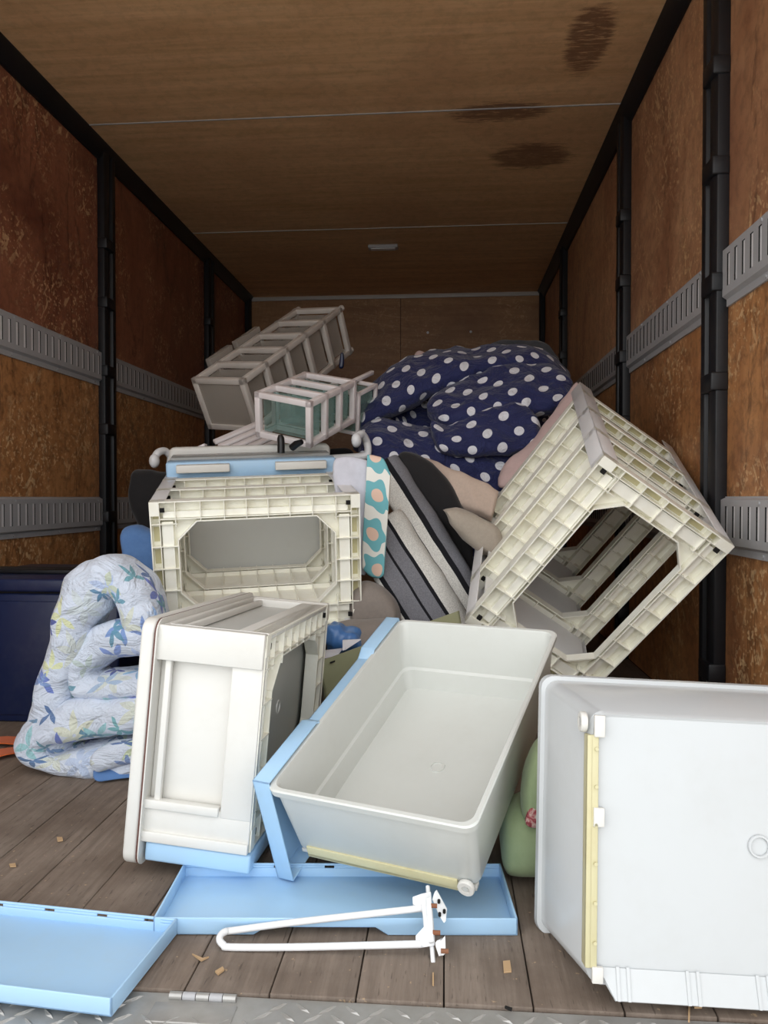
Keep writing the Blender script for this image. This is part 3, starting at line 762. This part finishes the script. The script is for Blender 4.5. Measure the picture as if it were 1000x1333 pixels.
fp = empty('plastic_panel', pose((-.898, 2.862, .862), (.568, .091, -.426))); tag(fp, 'foggy grey plastic panel leaning on the far side of the long clear rack', 'panel')
for y0, y1 in ((.13, .27), (.30, .46)): MB().box((-.030, y0, .02), (-.0035, y1, .226)).obj('panel_half', 'smoke', fp, bevel=.003)
# clothes rail with ball ends
cr_ = empty('clothes_rail'); tag(cr_, 'white steel clothes rail with hooked ball ends behind the level chest frame', 'clothes rail')
def curve(pts, n=6):
    pts = [V(p) for p in pts]; out = []
    for i in range(len(pts)-1):
        g = lambda k_: pts[max(0, min(len(pts)-1, k_))]
        for t in range(n): out.append(cr(g(i-1), g(i), g(i+1), g(i+2), t/n))
    return out+[pts[-1]]
Yr = 2.52
MB().tube(curve([at(201, 599, Yr-.06), at(205, 590, Yr-.05), at(214, 587, Yr-.02), at(222, 594, Yr), at(223, 606, Yr), at(240, 612, Yr), at(330, 605, Yr), at(430, 597, Yr), at(472, 594, Yr), at(479, 588, Yr), at(477, 574, Yr), at(471, 565, Yr-.03), at(465, 569, Yr-.06)]), .0125, 12).obj('rail', 'wmetal', cr_, smooth=60)
for px, py in ((201, 600), (464, 573)):
    c = at(px, py, Yr-.065); m = MB(); lo = []
    for i in range(7):
        a = -pi/2*.95+pi*.95*i/6; rr = .021*cos(a); lo.append([c+V((rr*cos(2*pi*q/14)*.8, -.022*sin(a)*.9, rr*sin(2*pi*q/14)*1.15)) for q in range(14)])
    m.rings(lo).obj('ball_end', 'wmetal', cr_, smooth=70)

# ================================================================== soft goods
def P(x, y, Y): return at(x, y, Y)
def secs(lst, f): return [(P(a, b, Y), P(c, d, Y2), V(fv) if fv is not None else V(f)) for a, b, c, d, Y, Y2, fv in lst]
def S4(lst, Y, f, lean=0):      # (topx, topy, botx, boty[, dY])
    out = []
    for q in lst:
        y = Y+(q[4] if len(q) > 4 else 0); out.append((P(q[0], q[1], y+lean), P(q[2], q[3], y-lean), V(f)))
    return out
# polka dot duvet
pk = [loft('base', S4([(488, 560, 490, 640), (505, 500, 508, 640), (545, 480, 545, 780), (610, 480, 610, 790), (670, 495, 660, 790), (725, 520, 710, 640)], 2.92, (0, -.16, .03), .12), 'polka', amp=.02, fr=6, seed=1, nv=40, back=.6),
      loft('over', S4([(456, 562, 464, 588), (470, 524, 480, 556), (503, 489, 520, 536), (548, 464, 556, 519, .02), (612, 460, 618, 492, .04), (676, 459, 672, 484, .04), (722, 470, 700, 500, .03), (748, 500, 715, 520)], 2.78, (0, -.065, .03), .10), 'polka', amp=.022, fr=8, seed=2, nv=36),
      loft('middle', S4([(548, 524, 572, 560), (600, 497, 612, 552), (652, 478, 650, 545), (700, 474, 690, 540), (735, 486, 728, 530), (749, 504, 744, 518)], 2.66, (0, -.05, .02), .07), 'polka', amp=.022, fr=8, seed=3, nv=36),
      loft('tongue', S4([(556, 545, 570, 590), (586, 556, 592, 592), (616, 543, 618, 594), (650, 531, 648, 592), (682, 532, 680, 588), (702, 552, 700, 580)], 2.55, (0, -.035, .015), .03), 'polka', amp=.016, fr=9, seed=4, nv=36),
      loft('lower', S4([(462, 566, 470, 612), (500, 548, 505, 625), (555, 560, 560, 625), (605, 575, 610, 640), (650, 585, 650, 652), (690, 588, 680, 640)], 2.62, (0, -.065, .02), .06), 'polka', amp=.024, fr=8, seed=5, nv=36)]
pd = join('duvet', pk); tag(pd, 'crumpled navy duvet with white polka dots heaped at the back right', 'duvet')
# floral duvet
FY = 1.67
fd = [loft('arch', [(P(x1, y1, FY), P(x2, y2, FY), V((0, -.085+dd, 0))) for x1, y1, x2, y2, dd in ((40, 962, 100, 982, 0), (54, 900, 108, 915, 0), (76, 840, 122, 860, 0), (84, 786, 132, 815, 0), (103, 742, 150, 792, 0), (146, 722, 158, 778, .005), (190, 742, 165, 790, .01), (222, 800, 180, 830, .015), (240, 850, 200, 870, .02))], 'floral', amp=.012, fr=11, seed=1, nv=44, back=.8),
      loft('fold', [(P(x1, y1, FY), P(x2, y2, FY), V((0, -.075, 0))) for x1, y1, x2, y2 in ((245, 815, 245, 862), (190, 805, 196, 852), (150, 806, 158, 856), (118, 822, 140, 864), (97, 862, 132, 869), (112, 900, 138, 876), (152, 905, 156, 870), (245, 900, 245, 864))], 'floral', amp=.012, fr=11, seed=3, nv=44, back=.8),
      loft('bottom', [(P(x1, y1, FY), P(x2, y2, FY), V((0, -.10, 0))) for x1, y1, x2, y2 in ((245, 892, 245, 945), (170, 895, 170, 950), (110, 900, 112, 958), (66, 915, 90, 962), (38, 955, 88, 966), (60, 984, 95, 968), (110, 1000, 120, 962), (165, 998, 165, 955), (245, 990, 245, 950))], 'floral', amp=.015, fr=11, seed=5, nv=44, back=.8),
      loft('corner', [(P(x1, y1, FY-.09), P(x2, y2, FY-.09), V((0, -.03, 0))) for x1, y1, x2, y2 in ((240, 955, 240, 985), (180, 962, 185, 990), (140, 968, 146, 1000), (118, 985, 128, 1003))], 'floral', amp=.004, fr=12, seed=8, nv=24)]
fo = join('duvet', fd); tag(fo, 'folded pale blue duvet printed with blue and green leaves, standing by the left wall', 'duvet')
# denim blue flap under it + blue pillow behind
tag(loft('pillow', S4([(158, 690, 168, 735), (175, 683, 186, 745), (200, 690, 205, 760), (230, 700, 230, 770)], 2.08, (0, -.05, 0)), 'bluec', amp=.006, fr=12, seed=2), 'blue patterned pillow behind the leaf-printed duvet', 'pillow')
tag(loft('pillowcase', [(atZ(124, 1006)+V((0, .0, .03)), atZ(122, 1019)+V((0, 0, .003)), V((0, -.025, 0))), (atZ(165, 1003)+V((0, 0, .035)), atZ(160, 1014)+V((0, 0, .003)), V((0, -.03, 0))), (atZ(230, 996)+V((0, 0, .03)), atZ(228, 1004)+V((0, 0, .003)), V((0, -.03, 0)))], 'bluec', amp=.002, fr=14, seed=3, nu=8), 'denim blue cloth corner sticking out under the leaf-printed duvet', 'cloth')
tag(loft('coat', S4([(172, 612, 168, 660), (190, 612, 190, 690), (215, 615, 215, 700), (240, 620, 240, 700)], 2.45, (0, -.05, 0)), 'darkc', amp=.01, fr=12, seed=6), 'black cloth bundle by the left wall, left of the level chest frame', 'cloth')
# grey cushion at the back, pink bedding
tag(loft('cushion', S4([(622, 475, 622, 560), (640, 448, 645, 700), (680, 443, 682, 810), (715, 450, 708, 800), (732, 480, 722, 600)], 3.5, (0, -.12, 0)), 'greyc', amp=.012, seed=2), 'dark grey cushion poking up behind the dotted duvet', 'cushion')
tag(loft('sheet', S4([(534, 480, 545, 500), (543, 458, 552, 500), (562, 462, 570, 500), (590, 466, 592, 500)], 3.05, (0, -.03, 0)), 'pink', amp=.004, seed=3), 'pink sheet corner poking up behind the dotted duvet, left of the grey cushion', 'sheet')
tag(loft('blanket', S4([(652, 605, 645, 640), (688, 580, 678, 626), (714, 546, 708, 600), (742, 508, 742, 565), (754, 494, 754, 545)], 2.47, (0, -.03, 0), .03), 'pink', amp=.010, seed=5), 'dusty pink blanket between the dotted duvet and the tipped chest frame', 'blanket')
tag(loft('blanket', S4([(528, 596, 540, 602), (556, 602, 563, 626, -.05), (590, 611, 592, 655, -.1), (620, 626, 620, 668, -.12), (650, 643, 640, 676, -.12)], 2.42, (0, -.028, .01), .02), 'beige', pw=.65, rnd=(.3, .1), amp=.014, fr=13, seed=7), 'beige blanket draped below the dotted duvet, over the black striped mattress', 'blanket')
tag(loft('pillow', S4([(573, 662, 580, 668), (595, 661, 598, 694), (622, 668, 622, 716), (655, 690, 655, 730)], 2.16, (0, -.05, 0)), 'oat', amp=.012, seed=8), 'oatmeal pillow wedged between striped mattress and tipped chest frame', 'pillow')
# striped mattress, folded double
def slab(name, pts, Y, thick, stops, seed):
    mt = stripes(name+'_weave', stops)
    s_ = [(P(a, b, Y+dy), P(c, d, Y+dy2), V((-.01, -thick, thick*.15))) for a, b, dy, c, d, dy2 in pts]
    return loft(name, s_, mt, nu=10, nv=48, pw=.55, amp=.006, fr=10, seed=seed, rnd=(.12, .12), vnorm=True)
mr = empty('striped_mattress', Matrix.Translation(P(540, 820, 2.2))); tag(mr, 'thin folded mattress in white, grey tweed and black stripes, in the middle of the heap', 'mattress')
# v runs 0 at top point, front face to .5 at bottom point
def dg(s_, t): return (s_*.846+t*.538, -s_*.538+t*.846)
def band(sT, sB, ts, dT=.03, dB=-.02): return [(*dg(sT, t), dT-(t-800)*.0003, *dg(sB, t), dB-(t-800)*.0003) for t in ts]
up = slab('upper_fold', band(119.5, 76, (772, 850, 930, 1012)), 2.22, .035,
     [(0, BK), (.012, GR), (.185, BK), (.245, WH), (.62, BK)], 2)
lo_ = slab('lower_fold', band(85, 8, (836, 900, 960, 1040), .02, -.06), 2.15, .045,
     [(0, WH), (.165, BK), (.19, GR), (.272, BK), (.287, GR), (.385, BK), (.412, WH), (.62, BK)], 4)
def keep(o, root):
    mw = root.matrix_world.copy(); mw = Matrix.Translation(root.location); o.data.transform(mw.inverted()); o.parent = root
keep(up, mr); keep(lo_, mr)
tag(loft('mattress', S4([(515, 588, 520, 640), (545, 592, 545, 660), (580, 620, 585, 700), (606, 665, 606, 740), (616, 700, 616, 770)], 2.30, (0, -.05, 0)), 'darkc', amp=.004, seed=3), 'black mattress edge behind the striped mattress', 'mattress')
# flower printed sheet hanging
fs = empty('bed_sheet', Matrix.Translation(P(470, 760, 2.0))); tag(fs, 'lavender white sheet with teal flower border hanging beside the level chest frame', 'bed sheet')
pl = loft('plain_cloth', S4([(432, 600, 436, 640), (448, 594, 448, 700), (468, 596, 466, 745), (486, 602, 482, 748)], 2.03, (0, -.016, 0)), 'sheet', amp=.006, fr=12, seed=3)
pr = loft('printed_border', S4([(478, 592, 471, 740), (488, 593, 482, 750), (500, 598, 494, 752), (509, 618, 500, 748)], 2.01, (0, -.010, 0)), 'print', pw=.5, rnd=(.1, .1), amp=.003, fr=12, seed=4)
keep(pl, fs); keep(pr, fs)
tag(loft('cushion', S4([(455, 765, 460, 830), (478, 755, 480, 835), (500, 765, 505, 835), (520, 790, 522, 830)], 1.98, (0, -.06, 0)), 'taupe', amp=.006, seed=3), 'taupe cushion squeezed between the level chest frame and the striped mattress', 'cushion')
tag(loft('blanket', S4([(425, 812, 428, 830), (455, 808, 460, 840), (500, 806, 505, 850), (545, 815, 545, 850)], 1.85, (0, -.06, 0), .03), 'taupe', amp=.005, seed=9), 'taupe grey blanket under the taupe cushion, above the olive box', 'blanket')
# olive box
ob = empty('storage_box'); tag(ob, 'olive green cardboard storage box tilted behind the open milky drawer', 'box')
oa, ob_ = P(416, 861, 1.66), P(598, 795, 1.74); ex = ob_-oa; dn = V((.05, -.02, -.30)); dp = V((-.02, .10, -.03))
MB().prism([oa, ob_, ob_+dn, oa+dn], V((0, .004, 0))).obj('front_face', 'olive', ob)
MB().prism([oa+dp, ob_+dp, ob_+dp+dn, oa+dp+dn], V((0, .004, 0))).obj('back_face', 'olive', ob)
for q in (oa, ob_-ex.normalized()*.004):
    e = ex.normalized()*.004; MB().prism([q, q+dp, q+dp+dn, q+dn], e).obj('end_face', 'olive', ob)
q = P(433, 860.5, 1.66)-V((0, .001, 0)); e = ex.normalized()
MB().prism([q-e*.006, q+e*.006, q+e*.006+V((0, 0, -.004)), q-e*.006+V((0, 0, -.004))], (0, .0008, 0)).obj('hand_slot', 'dark', ob)
tag(loft('plastic_bag', S4([(422, 822, 424, 850), (436, 812, 440, 850), (455, 815, 458, 845), (472, 828, 475, 840)], 1.80, (0, -.04, 0)), 'bagblue', amp=.016, fr=26, seed=5), 'crumpled blue plastic bag between the level chest frame and the olive box', 'bag')
q = [P(446, 834, 1.72), P(470, 833, 1.74), P(450, 846, 1.69), P(446, 847, 1.69)]
tag(MB().prism(q, (0, .006, .001)).obj('paper', 'paper'), 'small white folded paper lying at the blue plastic bag', 'paper')
q = [P(420, 848, 1.71), P(446, 845, 1.73), P(440, 853, 1.68), P(420, 858, 1.68)]
tag(MB().prism(q, (0, .008, .001)).obj('envelope', 'paper'), 'pale lilac envelope left of the white folded paper, below the blue bag', 'envelope')
# dark bag + handles behind the level chest
bgr = empty('dark_bag'); tag(bgr, 'dark brown bag with black grips in front of the mint clear rack', 'bag')
loft('body', S4([(345, 584, 340, 620), (380, 582, 380, 620), (420, 586, 420, 622), (462, 580, 462, 620)], 2.74, (0, -.03, 0)), 'darkc', bgr, amp=.006, seed=2)
MB().tube([P(366, 590, 2.27), P(366, 576, 2.27), P(365.5, 570, 2.27), P(365, 566, 2.27)], [.011, .011, .0105, .006], 12).obj('grip', 'black', bgr, smooth=60)
MB().tube([P(380, 583, 2.28), P(386, 578, 2.27), P(393, 575, 2.26)], [.011, .011, .008], 12).obj('grip', 'black', bgr, smooth=60)
tag(loft('bottle', S4([(441, 480, 447, 480), (442, 472, 448, 472), (443, 464, 448, 464), (444, 459, 447, 459)], 3.0, (0, -.009, 0)), 'navybox', amp=0), 'small navy blue bottle at the far foot of the long clear rack', 'bottle')
# green cushion
gc = empty('floor_cushion', Matrix.Translation((.2, 1.3, 0))); tag(gc, 'pale sage green floor cushion folded double between the tilted drawer and the upended drawer', 'cushion')
g1 = loft('cover', [(V((.085, 1.25, .09)), V((.09, 1.25, .005)), V((0, -.06, 0))), (V((.125, 1.245, .115)), V((.125, 1.245, .004)), V((0, -.075, 0))), (V((.22, 1.27, .13)), V((.22, 1.27, .004)), V((0, -.10, 0))), (V((.34, 1.29, .12)), V((.34, 1.29, .004)), V((0, -.09, 0)))], 'green', amp=.003, fr=8, seed=1, nv=28)
g2 = loft('upper_half', [(V((.118, 1.20, .165)), V((.118, 1.20, .10)), V((0, -.03, 0))), (V((.148, 1.205, .225)), V((.148, 1.205, .10)), V((0, -.045, 0))), (V((.23, 1.23, .235)), V((.23, 1.23, .11)), V((0, -.055, 0))), (V((.34, 1.25, .22)), V((.34, 1.25, .11)), V((0, -.06, 0)))], 'green', amp=.003, fr=8, seed=2, nv=28)
g3 = loft('printed_patch', [(P(684, 1064, 1.168), P(684, 1073, 1.168), V((0, -.004, 0))), (P(692, 1048, 1.168), P(692, 1077, 1.168), V((0, -.006, 0))), (P(703, 1045, 1.170), P(703, 1078, 1.170), V((0, -.006, 0)))], 'patch', amp=.001, nu=6, nv=16)
for g in (g1, g2, g3): keep(g, gc)

# ================================================================== navy cabinet, strap, bracket, chips
nc = empty('metal_cabinet', Matrix.Translation((-1.12, 2.2, 0))); tag(nc, 'low navy blue metal cabinet against the left wall behind the leaf-printed duvet', 'cabinet')
def lb(o): return o
MB().box((-.225, -.24, 0), (.26, .20, .345)).obj('body', 'navybox', nc, bevel=.006)
MB().box((-.228, -.250, .350), (.265, .20, .385)).obj('lid', 'navybox', nc, bevel=.006)
MB().box((-.225, -.235, .345), (.26, .20, .350)).obj('seam', 'dark', nc)
MB().box((-.19, -.245, .02), (.23, -.240, .325)).obj('door', 'navybox', nc, bevel=.003)
for a, b in (((-.20, -.12), (.25, -.02)),): MB().box((a[0], a[1], .385), (b[0], b[1], .397)).obj('top_bar', 'steel', nc, bevel=.003)
st = empty('cargo_strap', Matrix.Translation(atZ(20, 975))); tag(st, 'orange webbing strap lying on the floor at the left edge by the navy cabinet', 'strap')
b0 = st.location
for pa, pb in (((-20, 968), (70, 965)), ((-20, 989), (72, 967))):
    a, b = atZ(*pa, .003)-b0, atZ(*pb, .006)-b0; d = (b-a).normalized(); n_ = V((-d.y, d.x, 0))*.026
    m = MB(); KN = 8; vs = []
    for i in range(KN+1):
        c = a.lerp(b, i/KN)+V((0, 0, .003*sin(i*.9)+.004)); vs += [c-n_, c+n_, c+n_+V((0, 0, .002)), c-n_+V((0, 0, .002))]
    m.add(vs, [(i*4+j, i*4+(j+1) % 4, i*4+4+(j+1) % 4, i*4+4+j) for i in range(KN) for j in range(4)]+[(3, 2, 1, 0), (KN*4, KN*4+1, KN*4+2, KN*4+3)])
    m.obj('webbing', 'orange', st, smooth=60)
# towel-bar bracket
br = empty('towel_bar', Matrix.Translation(atZ(560, 1240))); tag(br, 'white painted steel towel bar with bracket lying before the flat blue front', 'towel bar')
b0 = br.location
pth = [P(552, 1182, 1.045), P(470, 1191, 1.035), P(380, 1201, 1.025), P(305, 1211, 1.012), P(293, 1213, 1.005), P(287, 1218, .998), P(286, 1224, .992), P(291, 1230, .988), P(300, 1233, .988), P(380, 1233, .99), P(470, 1231, .992), P(548, 1229, .994)]
MB().tube([p-b0 for p in curve(pth, 5)], .0046, 12).obj('bar', 'wmetal', br, smooth=60)
def q_(x, y, Y): return P(x, y, Y)-b0
def plate(name, pts, vec, par=br, mat='wmetal', bev=.001): return MB().prism([q_(*p) for p in pts], vec).obj(name, mat, par, bevel=bev)
bp = plate('bracket', [(537, 1175, 1.048), (548, 1171, 1.05), (561, 1168, 1.052), (563, 1190, 1.035), (566, 1222, 1.005), (566, 1231, 1.0), (543, 1235, .992), (541, 1226, .996), (552, 1214, 1.006), (550, 1190, 1.03), (548, 1183, 1.04), (538, 1180, 1.045)], V((.0, .004, .006)))
MB().tube([q_(557, 1154, 1.075), q_(560, 1200, 1.03), q_(564, 1254, .985)], .0030, 10).obj('pivot_pin', 'wmetal', br, smooth=60)
plate('spine', [(555, 1172, 1.045), (561, 1170, 1.047), (565, 1228, .998), (559, 1229, .997)], V((.0, -.006, .006)))
plate('wall_plate', [(562, 1171, 1.05), (566, 1160, 1.06), (580, 1186, 1.04), (578, 1203, 1.025), (572, 1193, 1.03)], V((.003, .003, .002)))
plate('wall_plate', [(566, 1227, 1.0), (573, 1227, 1.0), (577, 1220, 1.006), (578, 1244, .99), (571, 1245, .988), (567, 1232, .996)], V((.003, .003, .002)))
for i, (x, y, Y) in enumerate(((562.5, 1179, 1.034), (566.5, 1214, 1.003), (577, 1238, .985))):
    c = q_(x, y, Y); MB().cyl(c-V((.003, 0, 0)), c+V((.007, 0, 0)), .003, 10).obj('screw', 'rust', br)
for x, y, Y in ((571.5, 1173, 1.047), (578.5, 1186, 1.035), (572.5, 1190, 1.03)):
    c = q_(x, y, Y); MB().cyl(c+V((0, .002, 0)), c+V((0, -.0035, 0)), .0021, 10).obj('bolt_hole', 'dark', br)
# chips and splinters on the floor
for i, (pts, lab) in enumerate((([(655, 1253), (664, 1252), (666, 1266), (656, 1267)], 'square wood chip on the floor planks right of the towel bar'),
        ([(903, 1305), (913, 1304), (914, 1313), (904, 1313)], 'small wood chip on the floor below the upended drawer'),
        ([(280, 1266), (290, 1260), (292, 1264), (284, 1270)], 'oblong wood chip on the floor planks left of the towel bar'),
        ([(563, 1268), (565, 1268), (565, 1284), (563, 1283)], 'thin wood splinter on the floor right below the towel bar bracket'),
        ([(250, 1243), (264, 1249), (272, 1247), (262, 1252)], 'curled pale wood shaving beside the corner of the left blue front'),
        ([(896, 1308), (899, 1306), (898, 1331), (896, 1331)], 'thin pale splinter at the metal sill below the upended drawer'),
        ([(658, 1311), (667, 1314), (666, 1317), (657, 1313)], 'dark bark sliver on the floor by the metal sill'),
        ([(74, 1091), (81, 1091), (82, 1095), (75, 1096)], 'pale speck of wood on the floor at the far left'),
        ([(12, 1126), (20, 1125), (21, 1129), (13, 1129)], 'pale splinter on the floor above the left blue front'))):
    q = [atZ(x, y, .0005) for x, y in pts]
    tag(MB().prism(q, (0, 0, .0022)).obj('wood_chip' if i != 6 else 'bark_sliver', 'chip' if i != 6 else 'dark'), lab, 'wood chip', 'wood chips on the floor')
